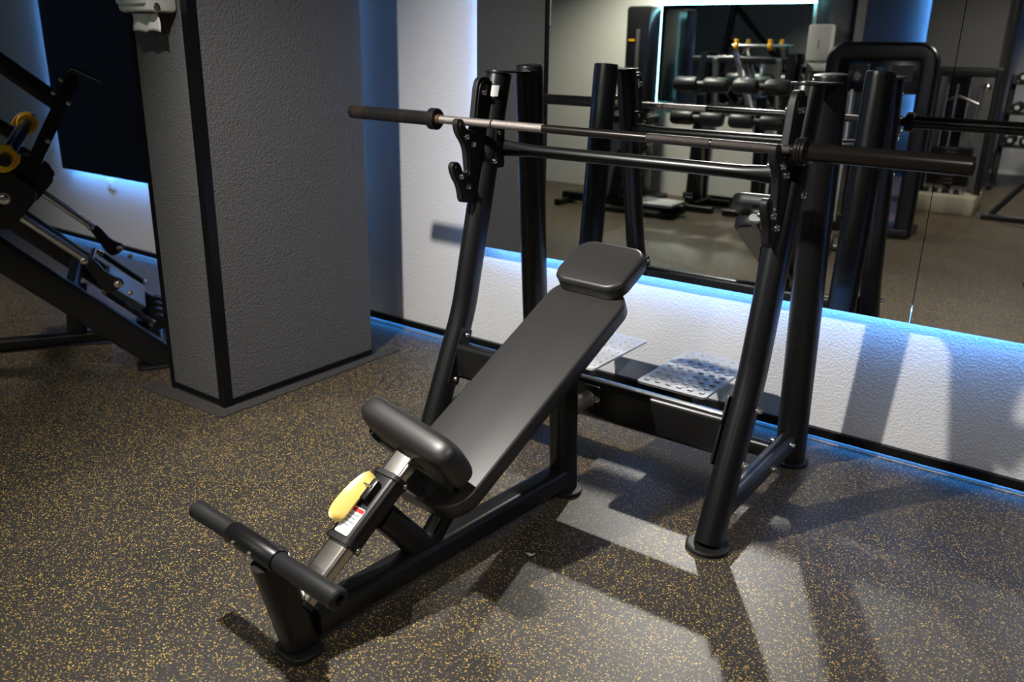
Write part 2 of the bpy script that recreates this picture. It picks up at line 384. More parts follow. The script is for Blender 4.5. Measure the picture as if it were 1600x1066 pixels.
def foot_disc(parent, c, r, name='foot', tilt=None):
    bm = B(); lathe(bm, c, Vector(c) + ZZ, [(0.0, r * .97), (0.006, r), (0.012, r), (0.015, r * .93), (0.0155, r * .85)], 36)
    return obj(name, bm, 'rubber', parent)
for X in (XL, XR):
    inner = 1 if X < 0 else -1
    bm = B(); pts = bendpts((X, -0.500, 1.333), (X, -0.700, 0.480), (X, -0.908, 0.012), 0.07, 10)
    sweep(bm, pts, oval(0.082, 0.098), up=(0, 1, 0)); up = obj('upright', bm, 'paint', root)
    foot_disc(up, (X, -0.912, 0), 0.066)
    if X == XL:
        bm = B(); n = 6; ring = []
        for k in range(n + 1):     # bar-code sticker wrapping the tube face
            a = -0.62 + 0.62 * k / n - 0.35
            p = Vector((X + 0.0418 * math.cos(a) , -0.5315 + 0.0495 * math.sin(a), 1.292))
            ring.append((bm.verts.new(p), bm.verts.new(p + V(0, -.009, -.038))))
        for k in range(n): bm.faces.new((ring[k][0], ring[k + 1][0], ring[k + 1][1], ring[k][1]))
        st = obj('sticker', bm, 'sticker', up)
        st.data.materials.clear(); st.data.materials.append(M['sticker'])
    # rear post, leaning slightly
    top = Vector((X, -0.314, 1.361)); bot = Vector((X, -0.188, 0.010))
    bm = B(); d = (bot - top).length
    lathe(bm, top, bot, [(0, .047), (0.0015, .0505), (0.004, .0515), (0.013, .0515), (0.0135, .053), (d, .053)], 40)
    rp = obj('rear_post', bm, 'paint', root); foot_disc(rp, (X, -0.187, 0), 0.066)
    for z in (0.953, 0.461):
        bm = B()
        y = -0.314 + (1.361 - z) / 1.361 * 0.126
        lathe(bm, (X + .004, y - .0525, z), (X + .004, y - .0555, z), [(0, .007), (0.0015, .007)], 14)
        obj('drill_hole', bm, 'gloss', rp)
    # plate that caps the upright and reaches the post
    bm = B(); o = []
    for k in range(13): a = PI + PI * k / 12; o.append((0.056 * math.cos(a), 0.056 * math.sin(a)))
    o += [(0.048, 0.165), (-0.048, 0.165)]
    plate(bm, o, (X, -0.498, 1.337), (1, 0, 0), (0, 1, 0), 0.007); obj('top_plate', bm, 'paint', root, 0.001)
    # bar catch: two saddles, rubber edged
    cat = [(-.556, 1.312), (-.590, 1.322), (-.622, 1.320), (-.640, 1.300), (-.648, 1.250), (-.661, 1.160), (-.664, 1.146), (-.674, 1.141), (-.690, 1.143), (-.702, 1.152), (-.712, 1.176), (-.732, 1.184), (-.752, 1.178),
           (-.754, 1.160), (-.742, 1.128), (-.716, 1.102), (-.700, 1.070), (-.694, 1.020), (-.690, .996), (-.704, .990), (-.716, .996), (-.730, 1.026), (-.750, 1.038), (-.772, 1.034), (-.778, 1.015), (-.762, .980),
           (-.742, .956), (-.731, .925), (-.726, .898), (-.712, .886), (-.640, .884), (-.600, .92), (-.56, 1.10)]
    cat = smooth_outline(cat, 2)
    bm = B(); plate(bm, cat, (X, 0, 0), (0, 1, 0), (0, 0, 1), 0.022); c = obj('bar_catch', bm, 'rubber', root, 0.003)
    core = [(y * 0.94 - .036 if False else y, z) for y, z in cat]
    bm = B(); cyc, czc = -.66, 1.10
    ins = [(-.553, 1.300), (-.590, 1.309), (-.616, 1.307), (-.629, 1.294), (-.638, 1.246), (-.652, 1.150), (-.664, 1.131), (-.690, 1.131), (-.705, 1.138), (-.722, 1.165), (-.735, 1.172), (-.743, 1.160), (-.734, 1.132),
           (-.706, 1.108), (-.688, 1.070), (-.682, 1.000), (-.690, .982), (-.722, .984), (-.738, 1.012), (-.754, 1.026), (-.766, 1.018), (-.752, .984), (-.730, .956), (-.719, .920), (-.712, .898), (-.64, .896), (-.60, .93), (-.56, 1.10)]
    for sx in (-1, 1):
        plate(bm, smooth_outline(ins, 2), (X + sx * 0.0125, 0, 0), (0, 1, 0), (0, 0, 1), 0.006)
    obj('side_plate', bm, 'paint', c, 0.001)
    for (y, z) in ((-.610, 1.268), (-.705, 1.120), (-.668, 1.092), (-.735, .985), (-.695, .945)):
        bolt(c, (X + .0155, y, z), (1, 0, 0)); bolt(c, (X - .0155, y, z), (-1, 0, 0))
    # bolts that hold the upper crossbar flange
    for (y, z) in ((-.555, 1.128), (-.575, 1.028)):
        bolt(up, (X + .041, y, z), (1, 0, 0)); bolt(up, (X - .041, y, z), (-1, 0, 0))
    # low side brace from upright to rear post
    bm = B(); sweep(bm, [(X, -0.845, 0.098), (X, -0.245, 0.098)], oval(0.058, 0.086)); sb = obj('side_brace', bm, 'paint', root)
    for y in (-.302, -.480): bolt(sb, (X + .029, y, 0.098 + (.0 if y < -.4 else .02)), (1, 0, 0), 0.0085, 0.016); bolt(sb, (X - .029, y, 0.098 + (.0 if y < -.4 else .02)), (-1, 0, 0), 0.0085, 0.016)
    for (y, z) in ((-.742, .402), (-.808, .246)):
        bolt(up, (X + .041, y, z), (1, 0, 0), .0085, .018); bolt(up, (X - inner * -.045, y, z), (inner, 0, 0), .0085, .014)
# upper crossbar: flattened flanges at its ends
bm = B()
zc, yc_ = 1.070, -0.520
N_ = 26; prev = None; ring_all = []
for i in range(N_ + 1):
    x = XL + .040 + (XR - XL - .080) * i / N_
    e = min(x - (XL + .040), (XR - .040) - x); f = max(0.0, 1 - e / 0.13)
    w, h = 0.044 * (1 - .45 * f), 0.044 + 0.016 * f
    ring_all.append([bm.verts.new((x, yc_ + a, zc + b)) for a, b in [(w / 2 * math.cos(2 * PI * q / 24), h / 2 * math.sin(2 * PI * q / 24)) for q in range(24)]])
for i in range(N_):
    m_ = len(ring_all[0])
    for j in range(m_): bm.faces.new((ring_all[i][j], ring_all[i][(j + 1) % m_], ring_all[i + 1][(j + 1) % m_], ring_all[i + 1][j]))
bm.faces.new(ring_all[0]); bm.faces.new(ring_all[-1][::-1])
uc = obj('upper_crossbar', bm, 'paint', root)
for X, sx in ((XL + .0425, 1), (XR - .0425, -1)):
    bm = B(); plate(bm, rrect(0.050, 0.150, 0.008), (X, -.545, 1.076), (0, 1, 0), (0, 0, 1), 0.006); obj('flange', bm, 'paint', uc, .001)
# lower crossbar
bm = B(); sweep(bm, [(XL + .044, -.768, .310), (XR - .044, -.768, .310)], rrect(0.060, 0.135, .022, 6)); lc = obj('lower_crossbar', bm, 'paint', root)
for X in (XL + .044, XR - .044):
    bm = B(); fr = frame((X, -.775, .322), (0, .40, .917), (0, -.917, .40), (1, 0, 0))
    plate(bm, rrect(0.215, 0.062, .008), (X, -.775, .324), (0, .40, .917), (0, -.917, .40), 0.007); obj('flange', bm, 'paint', lc, .001)
bm = B(); sweep(bm, [(XL + .024, -.36, .105), (XR - .024, -.36, .105)], oval(0.045, 0.062)); rc = obj('rear_crossbar', bm, 'paint', root)
# bench coupling
bm = B(); tube(bm, W(1.075, 0.0, .300), (0.095, -.797, .318), .030); cp = obj('coupling_tube', bm, mat('grey_coupling_steel', (.25, .24, .22), .35, .7), root)
bm = B(); plate(bm, rrect(.070, .095, .010), (.105, -.8005, .318), (1, 0, 0), (0, 0, 1), .006); pl_ = obj('mounting_plate', bm, 'paint', lc, .001)
bolt(lc, (.128, -.804, .322), (0, -1, 0), .010)
# spotter platforms
for cx in (-0.183, 0.257):
    bm = B(); hw, y0, y1, z = .132, -.525, -.095, .300
    o = [(x, y) for x, y in rrect(hw * 2, y1 - y0, .018)]
    plate(bm, o, (cx, (y0 + y1) / 2, z), (1, 0, 0), (0, 1, 0), .008)
    for i in range(6):
        for j in range(9):
            px = cx - .105 + i * .042; py = y0 + .035 + j * .045
            box(bm, (px - .009, py - .0065, z + .003), (px + .009, py + .0065, z + .0078), .0014)
            if i < 5: lathe(bm, (px + .021, py + .022, z + .003), (px + .021, py + .022, z + .01), [(0, .004), (.0025, .003)], 8)
    fp = obj('foot_plate', bm, 'grey_plate', root)
    bm = B(); 
    box(bm, (cx - .03, -.395, .120), (cx + .03, -.325, .290), .003); box(bm, (cx - .05, -.46, .272), (cx + .05, -.20, .2955), .003)
    obj('bracket', bm, 'paint', fp)

# bench spine
bm = B(); sweep(bm, [W(.03, 0, .068), W(1.03, 0, .068)], rrect(.076, .078, .020, 6)); obj('base_rail', bm, 'paint', root)
bm = B(); sweep(bm, [W(-.004, 0, .012), W(-.074, 0, .292)], rrect(.062, .092, .028, 6), up=AX); fpst = obj('front_post', bm, 'paint', root)
bm = B(); fr_ = rrect(.112, .098, .036, 6)
plate(bm, fr_, W(-.012, 0, .0085), LT, AX, .017); obj('foot', bm, 'rubber', fpst, .004)
bm = B(); sweep(bm, [W(1.065, 0, .012), W(1.035, 0, .52)], rrect(.066, .100, .026, 6), up=AX); bp_ = obj('back_post', bm, 'paint', root)
foot_disc(bp_, W(1.075, 0, 0), .058)
# leg roller bar
tb = Vector(W(-.080, 0, .308))
def T(t, dz=0): return tb + LT * t + ZZ * dz
bm = B(); lathe(bm, T(-.135), T(.046), [(0, .0205), (0, .0265), (.002, .0275), (.179, .0275), (.181, .0265), (.181, .0205)], 32); cl = obj('roller_clamp', bm, 'paint', root)
for t in (-.095, -.028): bolt(cl, T(t, 0) + (-AX * .0268), -AX, .0055, .006)
for (a, b) in ((-.300, -.133), (.044, .262)):
    L_ = b - a
    bm = B(); lathe(bm, T(a), T(b), [(0, .012), (0.0, .020), (.004, .0232), (L_ * .35, .0235), (L_ * .37, .0230), (L_ - .004, .0230), (L_, .020), (L_, .0125), (L_ - .02, .012)] if a < -.2 else
                   [(0, .0215), (.004, .0232), (L_ * .32, .0232), (L_ * .34, .0245), (L_ - .006, .0252), (L_ - .001, .022), (L_, .0205), (L_, .0125), (L_ - .03, .012)], 32)
    obj('foam_grip', bm, 'foam', cl)
# telescopic seat tube
sa, sz = Vector(W(0.002, 0, .140)), Vector(W(.395, 0, .415))
dtube = (sz - sa).normalized(); ntube = LT.cross(dtube).normalized()
if ntube.z < 0: ntube = -ntube
def S(d, t=0, h=0): return sa + dtube * d + LT * t + ntube * h
Ls = (sz - sa).length
bm = B(); sweep(bm, [S(0), S(Ls)], rrect(.076, .044, .014, 6), up=ntube); ct = obj('seat_tube', bm, 'chrome', root)
bm = B(); sweep(bm, [S(-.010), S(.004)], rrect(.079, .047, .015, 6), up=ntube); obj('end_plug', bm, 'rubber', ct, .002)
s0, s1 = .158, .372
bm = B(); sweep(bm, [S(s0 + .014), S(s1 - .014)], rrect(.090, .060, .021, 6), up=ntube); sl = obj('outer_sleeve', bm, 'paint', root)
for a in (s0, s1 - .016):
    bm = B(); sweep(bm, [S(a), S(a + .016)], rrect(.097, .067, .023, 6), up=ntube); obj('collar', bm, 'rubber', sl, .002)
    bolt(sl, S(a + .008, .0485, -.006), LT, .0055, .006)
bm = B(); plate(bm, rrect(.050, .078, .006), S(s0 + .058, .0, .0307), LT, dtube, .001); wl = obj('warning_label', bm, 'sticker', sl)
bm = B(); plate(bm, [(-.023, .026), (.023, .026), (.023, .036), (-.023, .036)], S(s0 + .058, .0, .0316), LT, dtube, .0006); obj('red_band', bm, 'red', wl)
bm = B()
for k, wd in enumerate((.034, .030, .036, .022)):
    plate(bm, [(-.018, .018 - k * .010), (-.018 + wd, .018 - k * .010), (-.018 + wd, .0193 - k * .010), (-.018, .0193 - k * .010)], S(s0 + .056, .0, .0316), LT, dtube, .0006)
obj('small_print', bm, 'ink', wl)
# yellow release lever: a curved paddle over the sleeve
bm = B(); n = 18; rows = []
for k in range(n + 1):
    u = k / n; d = s0 + .035 + .150 * u
    h = .052 + .008 * math.sin(PI * u) - .006 * u
    wd = .0175 * math.sqrt(max(0.02, 1 - (2 * u - 1) ** 4)) * (1.35 - .30 * u)
    row = []
    for j in range(9):
        a = -1 + 2 * j / 8; row.append(S(d, -.022 + a * wd - .010 * (1 - u), h + .004 * (1 - a * a) - a * .010))
    rows.append(row)
tp = [[bm.verts.new(p) for p in r] for r in rows]; bt = [[bm.verts.new(p - ntube * .005) for p in r] for r in rows]
for i in range(n):
    for j in range(8):
        bm.faces.new((tp[i][j], tp[i][j + 1], tp[i + 1][j + 1], tp[i + 1][j])); bm.faces.new((bt[i][j], bt[i + 1][j], bt[i + 1][j + 1], bt[i][j + 1]))
    bm.faces.new((tp[i][0], tp[i + 1][0], bt[i + 1][0], bt[i][0])); bm.faces.new((tp[i][8], bt[i][8], bt[i + 1][8], tp[i + 1][8]))
bm.faces.new([tp[0][j] for j in range(9)] + [bt[0][j] for j in range(8, -1, -1)]); bm.faces.new([tp[n][j] for j in range(8, -1, -1)] + [bt[n][j] for j in range(9)])
lv = obj('release_lever', bm, 'yellow', root)
bm = B(); box(bm, (-.010, -.030, -.014), (.010, .030, .010), .003, frame(S(s0 + .145, .004, .040), LT, dtube, ntube)); obj('lever_bracket', bm, 'paint', lv)
bm = B(); tube(bm, S(s0 + .152, -.024, .050), S(s0 + .152, .010, .050), .004, 12); obj('lever_pin', bm, 'steel', lv)
# struts
bm = B(); sweep(bm, [W(.405, 0, .095), W(.262, 0, .262)], rrect(.058, .078, .024, 6), up=AX); obj('front_strut', bm, 'paint', root)
bm = B(); sweep(bm, [W(.415, 0, .088), W(.60, 0, .262)], rrect(.052, .060, .018, 6), up=(0, 0, 1)); obj('rear_strut', bm, 'paint', root)
# backrest
sl_a = 0.502
E1 = (AX * math.cos(sl_a) + ZZ * math.sin(sl_a)); NB = (ZZ * math.cos(sl_a) - AX * math.sin(sl_a))
b0 = W(.383, 0, .262); Lb = .925
fb = frame(b0 + E1 * Lb / 2 - NB * .006, LT, E1, NB)
bm = B(); pad(bm, fb, .288, Lb, .052, .085, .010, .006, .004, 10); br = obj('backrest', bm, 'leather', root, 0, 60)
bm = B(); pad(bm, frame(b0 + E1 * Lb / 2 - NB * .056, LT, E1, NB), .26, Lb - .05, .008, .07, .002, 0, .001, 8); obj('backing_board', bm, 'paint', br)
bm = B(); sweep(bm, [b0 + E1 * .10 - NB * .092, b0 + E1 * 1.045 - NB * .060], rrect(.052, .056, .022, 6), up=NB); ft = obj('frame_tube', bm, 'paint', root)
bm = B(); sweep(bm, [b0 + E1 * 1.044 - NB * .060, b0 + E1 * 1.052 - NB * .060], rrect(.058, .034, .016, 6), up=NB); obj('end_cap', bm, 'whiteplastic', ft, .002)
# headrest
hc = b0 + E1 * .965 + NB * .050
sh = 0.50
E2 = (AX * math.cos(sh) + ZZ * math.sin(sh)); N2 = (ZZ * math.cos(sh) - AX * math.sin(sh))
bm = B(); pad(bm, frame(hc, LT, E2, N2), .262, .205, .055, .058, .013, .004, .006, 10); hr = obj('headrest', bm, 'leather', root, 0, 60)
bm = B(); n = 0
o = rrect(.264, .207, .059, 10)
sweep(bm, [hc + LT * x + E2 * y - N2 * .0135 for x, y in o], circ(.0012, 6), up=N2, closed=True); obj('piping', bm, 'rubber', hr)
bm = B(); box(bm, (-.03, -.07, -.085), (.03, .07, -.055), .003, frame(hc, LT, E2, N2)); obj('headrest_bracket', bm, 'paint', hr)
# seat pad, end on to the tube
es = (ntube * 1.0).normalized()          # seat face runs square to the tube
st_c = S(Ls + .004, -.008, .006)
LS = (LT - ZZ * .085 - AX * .10).normalized(); es = (es - LS * es.dot(LS)).normalized(); ds = -LS.cross(es).normalized()
if ds.dot(dtube) < 0: ds = -ds
def seat_mesh():
    bm = B(); fr = frame(st_c, LS, es, ds)
    nx, ny = 30, 28; prof = []
    Lh, Hh, Th = .187, .080, .044      # half length, half height, half thickness
    rows = []
    for i in range(nx + 1):
        a = -1 + 2 * i / nx; x = Lh * math.sin(a * PI / 2) if True else Lh * a
        k = (1 - abs(x / Lh) ** 9) ** (1 / 2.8) if abs(x) < Lh else 0
        k = max(k, .06); row = []
        bow = 0.0
        for j in range(ny):
            b = 2 * PI * j / ny; c, s_ = math.cos(b), math.sin(b)
            y = Hh * k ** .75 * math.copysign(abs(c) ** .62, c); z = Th * k * math.copysign(abs(s_) ** .62, s_)
            row.append(bm.verts.new(fr @ Vector((x, y, z + bow))))
        rows.append(row)
    for i in range(nx):
        for j in range(ny): bm.faces.new((rows[i][j], rows[i][(j + 1) % ny], rows[i + 1][(j + 1) % ny], rows[i + 1][j]))
    bm.faces.new(rows[0][::-1]); bm.faces.new(rows[-1]); return bm
seat = obj('seat', seat_mesh(), 'leather', root, 0, 70)
bm = B(); box(bm, (-.160, -.066, -.048), (.155, -.026, -.026), .006, frame(st_c, LS, es, ds)); obj('seat_plate', bm, 'paint', seat)
bm = B(); lathe(bm, st_c - LS * .150 - es * .030 - ds * .030, st_c - LS * .156 - es * .034 - ds * .045, [(0, .027), (.012, .027), (.0145, .025), (.0146, .020), (.009, .018)], 24); obj('end_socket', bm, 'gloss', seat)
bolt(seat, S(Ls - .025, -.004, .022), ntube, .005, .004)

# ------------------------------------------------------------------ the barbell
yb, zb = -0.679, 1.166
def BP(x): return Vector((-0.012 + x, yb + .0016 * x, zb - .006 * x))
bb = thing('barbell', 'black and steel olympic barbell resting across the bench catches', 'barbell', BP(0))
def seg(name, a, b, prof, m, par):
    bm = B(); lathe(bm, BP(a), BP(b), prof, 32); return obj(name, bm, m, par)
sh_ = seg('shaft', -.70, .70, [(0, .0138), (1.40, .0138)], 'oxide', bb)
for a, b, m in ((-.640, -.408, 'knurl'), (-.402, -.193, 'knurl'), (.193, .402, 'knurl_dark'), (.408, .640, 'knurl_dark')):
    seg('knurled_grip', a, b, [(0, .0138), (.001, .0146), (b - a - .001, .0146), (b - a, .0138)], m, sh_)
for sx in (-1, 1):
    p = [(0, .0165), (.0, .036), (.003, .0385), (.009, .0385), (.0105, .0365), (.012, .0385), (.018, .0385), (.0195, .0365), (.021, .0385), (.028, .0385), (.031, .036), (.0325, .0265), (.036, .0252), (.440, .0252), (.4435, .0235), (.4445, .019), (.443, .017)]
    s_ = seg('sleeve', sx * .655, sx * 1.1, p, 'oldsleeve' if sx < 0 else 'oxide', bb)
    seg('bushing', sx * .640, sx * .656, [(0, .0155), (.001, .0175), (.016, .0175)], 'copper' if sx < 0 else 'oxide', s_)

# ------------------------------------------------------------------ leg press machine left of the column
A_ = Vector((-.507, -.862, 0)); L2 = Vector((-.862, .507, 0)); O_ = Vector((-2.1, -1.17, 0))
def Q(s, t, z): return O_ + A_ * s + L2 * t + ZZ * z
lp = thing('leg_press', 'black angled leg press machine with chrome guide rails left of the grey column', 'gym machine', O_)
for t in (0.0, .75):
    k_ = 'side_beam'
    d0, d1 = Q(-.16, t, .020), Q(1.0, t, 1.075)
    bm = B(); sweep(bm, [d0, d1], rrect(.060, .125, .018, 5)); be = obj(k_, bm, 'paint', lp)
    bm = B(); plate(bm, rrect(.23, .10, .03), Q(-.14, t, .0075), A_, L2, .015); obj('foot', bm, 'rubber', be, .003)
    r0, r1 = Q(.118, t, .518), Q(.98, t, 1.30)
    bm = B(); tube(bm, r0, r1, .0185, 20); obj('guide_rail', bm, 'chrome', lp)
    bm = B(); plate(bm, smooth_outline([(-.03, -.02), (.02, -.03), (.075, .085), (.10, .125), (.075, .145), (.04, .12), (.0, .055), (-.07, .02)], 1), Q(.045, t, .395), A_, ZZ, .022)
    rbk = obj('rail_bracket', bm, 'paint', be, .002)
    bolt(rbk, Q(.13, t - .014, .52), -L2, .012, .012); bolt(rbk, Q(.01, t - .014, .405), -L2, .012, .012); bolt(rbk, Q(-.035, t - .014, .36), -L2, .010, .012)
bm = B(); sweep(bm, [Q(-.12, .03, .052), Q(-.12, .72, .052)], rrect(.06, .06, .015)); obj('lower_cross_tube', bm, 'paint', lp)
bm = B(); sweep(bm, [Q(.10, .46, .035), Q(1.3, .46, .035)], rrect(.06, .055, .015)); obj('floor_rail', bm, 'paint', lp)
bm = B(); sweep(bm, [Q(.24, .46, .06), Q(.21, .46, .30)], rrect(.06, .09, .015), up=A_); obj('short_post', bm, 'paint', lp)
bm = B(); sweep(bm, [Q(.21, .03, .35), Q(.21, .72, .35)], rrect(.05, .07, .015)); obj('middle_cross_tube', bm, 'paint', lp)
bm = B(); sweep(bm, [Q(1.0, .0, 1.05), Q(1.0, .75, 1.05)], rrect(.05, .07, .015)); obj('top_cross_tube', bm, 'paint', lp)
bm = B(); sweep(bm, [Q(1.0, .37, 1.05), Q(1.15, .37, .03)], rrect(.07, .07, .015), up=A_); obj('rear_leg', bm, 'paint', lp)
up_s = (A_ * -.16 + ZZ * -.13).normalized(); nr = up_s.cross(L2).normalized()
if nr.z < 0: nr = -nr
bm = B(); pad(bm, frame(Q(-.012, .45, .280), L2, up_s, nr), .42, .20, .045, .02, .008, .002); sp = obj('back_pad', bm, M['grey_pad'] if 'grey_pad' in M else 'leather', lp)
for (t, s_a, z_a, s_b, z_b) in ((.78, .10, .372, -.085, .205), (.10, .072, .345, -.108, .180)):
    bm = B(); tube(bm, Q(s_a, t, z_a), Q(s_b, t, z_b), .014, 16); h = obj('side_handle', bm, 'foam', lp)
    for s_, z_ in ((s_a, z_a), (s_b, z_b)):
        dd = (Q(s_b, t, z_b) - Q(s_a, t, z_a)).normalized(); c = Q(s_, t, z_)
        bm = B(); tube(bm, c - dd * .008, c + dd * .008, .0155, 16); obj('chrome_cap', bm, 'chrome', h)
bm = B(); path(bm, bendpts(Q(.10, .78, .372), Q(.13, .78, .40), Q(.15, .60, .37), .02), .012); obj('handle_link', bm, 'chrome', lp)
for k in range(4):
    bm = B(); c = Q(-.135, .18 + .11 * k, .155); tube(bm, c, c + L2 * .05, .035, 18); obj('stop_roller', bm, 'rubber', lp)
# sledge with its weight axle
sg_ = B(); plate(sg_, rrect(.20, .22, .05), Q(.395, -.02, .80), (A_ * .74 + ZZ * .67), (A_ * -.67 + ZZ * .74), .02); sgo = obj('sledge_plate', sg_, 'paint', lp, .002)
bolt(sgo, Q(.385, -.032, .80), -L2, .018, .010)
bm = B(); plate(bm, rrect(.16, .16, .04), Q(.30, .10, .865), (A_ * .74 + ZZ * .67), (A_ * -.67 + ZZ * .74), .10); obj('sledge_block', bm, 'paint', sgo, .003)
bm = B(); plate(bm, rrect(.20, .22, .05), Q(.395, .77, .80), (A_ * .74 + ZZ * .67), (A_ * -.67 + ZZ * .74), .02); obj('sledge_plate', bm, 'paint', lp, .002)
bm = B(); sweep(bm, [Q(.40, .0, .80), Q(.40, .75, .80)], rrect(.09, .09, .02)); obj('sledge_tube', bm, 'paint', lp)
bm = B(); tube(bm, Q(.350, -.12, .962), Q(.345, .95, 1.045), .025, 20); axl = obj('weight_axle', bm, 'oxide', lp)
# side arm with handle
bm = B(); plate(bm, smooth_outline([(.42, .72), (.36, .67), (.28, .85), (.115, 1.15), (.060, 1.25), (.058, 1.275), (.078, 1.288), (.100, 1.272), (.14, 1.21), (.32, .89)], 2), O_ + L2 * .06, A_, ZZ, .032); arm = obj('lock_arm', bm, 'gloss', lp)
hp = bendpts(Q(.145, .05, 1.20), Q(.083, .05, 1.312), Q(-.028, -.02, 1.256), .035, 8)
bm = B(); path(bm, hp, .0105, 14); obj('arm_handle', bm, 'gloss', arm)
for c in (Q(.12, .03, 1.262), Q(.155, .03, 1.21), Q(.105, .03, 1.17), Q(.20, .025, 1.02)): bolt(arm, c, -L2, .0075, .012)
bm = B(); sweep(bm, [Q(.16, .20, 1.165), Q(.95, .20, 1.83)], rrect(.05, .075, .02)); obj('upper_beam', bm, 'paint', lp)
bm = B(); sweep(bm, [Q(.36, .30, 1.03), Q(.95, .30, 1.45)], rrect(.05, .06, .02)); obj('upper_beam', bm, 'paint', lp)
bm = B(); sweep(bm, [Q(.95, .25, 1.90), Q(1.0, .37, 1.05)], rrect(.06, .08, .02), up=A_); obj('top_post', bm, 'paint', lp)
# yellow spring clamps on the axle
def clamp(t, label):
    c = Q(.350 - .005 * (t + .12) / 1.07, t, .962 + .083 * (t + .12) / 1.07)
    r = thing('bar_clamp', label, 'bar clamp', c, None)
    bm = B(); lathe(bm, c - L2 * .016, c + L2 * .016, [(0, .0255), (0, .040), (.003, .044), (.029, .044), (.032, .040), (.032, .0255)], 24)
    body = obj('clamp_ring', bm, 'orange', r)
    bm = B(); e1, e2 = (A_ * .5 - ZZ * .4).normalized(), (A_ * .4 + ZZ * .5).normalized()
    plate(bm, smooth_outline([(-.05, -.015), (-.03, -.045), (.02, -.05), (.058, -.03), (.066, .0), (.045, .01), (.03, -.02), (-.02, -.022)], 1), c, e1, e2, .026)
    plate(bm, smooth_outline([(-.055, .015), (-.02, .052), (.03, .050), (.06, .035), (.045, .02), (-.01, .028), (-.03, .01)], 1), c, e1, e2, .026)
    obj('clamp_lever', bm, 'orange', r, .002)
    return r
clamp(-.06, 'yellow bar clamp on the near end of the leg press axle')
clamp(.80, 'yellow bar clamp on the far end of the leg press axle')

# ------------------------------------------------------------------ towel dispenser and socket
td = thing('paper_towel_dispenser', 'off white paper towel dispenser mounted high on the left face of the grey column', 'towel dispenser', (-1.54, CY0, 1.51))
bm = B(); box(bm, (-1.64, CY0 - .115, 1.512), (-1.44, CY0 - .001, 1.86), .016); bd = obj('dispenser_body', bm, 'whiteplastic', td)
bm = B(); box(bm, (-1.630, CY0 - .128, 1.535), (-1.450, CY0 - .100, 1.84), .012); dc = obj('front_cover', bm, 'whiteplastic', td)
bm = B(); box(bm, (-1.585, CY0 - .1295, 1.548), (-1.581, CY0 - .1275, 1.60)); box(bm, (-1.575, CY0 - .1295, 1.548), (-1.571, CY0 - .1275, 1.60)); obj('printed_mark', bm, 'blueprint', dc)
bm = B(); box(bm, (-1.61, CY0 - .10, 1.508), (-1.47, CY0 - .03, 1.5135)); obj('slot', bm, 'ink', bd)
bm = B(); rows = []
for i in range(15):
    x = -1.625 + .165 * i / 14; r = []
    for j in range(7):
        z = 1.515 - .066 * j / 6
        r.append(bm.verts.new((x + .010 * (math.sin(j * 1.1) * .5 if i == 0 else 0) - .006 * j / 6 * (1 if i < 3 else 0), CY0 - .072 + .006 * math.sin(i * .9 + j * .5) + .004 * j / 6, z + .003 * math.sin(i * .8))))
    rows.append(r)
for i in range(14):
    for j in range(6): bm.faces.new((rows[i][j], rows[i + 1][j], rows[i + 1][j + 1], rows[i][j + 1]))
tw = obj('paper_towel', bm, 'paper', td); so = tw.modifiers.new('solid', 'SOLIDIFY'); so.thickness = .0012
bolt(bd, (-1.439, CY0 - .085, 1.53), (1, 0, 0), .009, .006, 'lock')

so_ = thing('wall_socket', 'small white wall socket below the far left mirror', 'socket', (-4.325, WY, .435))
bm = B(); box(bm, (-4.37, WY - .012, .435), (-4.28, WY, .515), .004); obj('cover_plate', bm, 'sticker', so_)
bm = B(); box(bm, (-4.345, WY - .018, .445), (-4.305, WY - .011, .495), .003); obj('socket_insert', bm, 'whiteplastic', so_)

# ------------------------------------------------------------------ what the mirror shows: the rest of the gym
def column(name, x0, x1, y0, y1, n):
    bm = B(); box(bm, (x0, y0, 0), (x1, y1, 2.5)); struct(name, bm, 'wall_grey')
    corner_trim('trim_%d' % n, x1, y1, 1, 1); corner_trim('trim_%d' % (n + 1), x0, y1, -1, 1)
column('wall_pillar', -1.02, -0.66, -5.15, -4.80, 6)
column('wall_pillar_far', -0.38, 0.02, -8.0, -7.3, 8)
bm = B(); box(bm, (-0.30, -6.4, 1.22), (0.34, -6.0, 2.5)); struct('wall_bulkhead', bm, 'wall_grey')
column('wall_pillar_right', -0.02, 0.27, -7.6, -7.0, 10)

d2 = thing('paper_towel_dispenser', 'white paper towel dispenser on the pillar across the gym, seen in the mirror', 'towel dispenser', (-.85, -4.80, 1.30))
bm = B(); box(bm, (-1.0, -4.80, 1.30), (-.80, -4.68, 1.60), .02); b2_ = obj('dispenser_body', bm, 'whiteplastic', d2)
bm = B(); box(bm, (-.985, -4.78, 1.22), (-.83, -4.70, 1.305), .01); obj('lower_tray', bm, 'whiteplastic', d2)
bm = B(); box(bm, (-.903, -4.681, 1.40), (-.897, -4.678, 1.47)); obj('printed_mark', bm, 'ink', b2_)

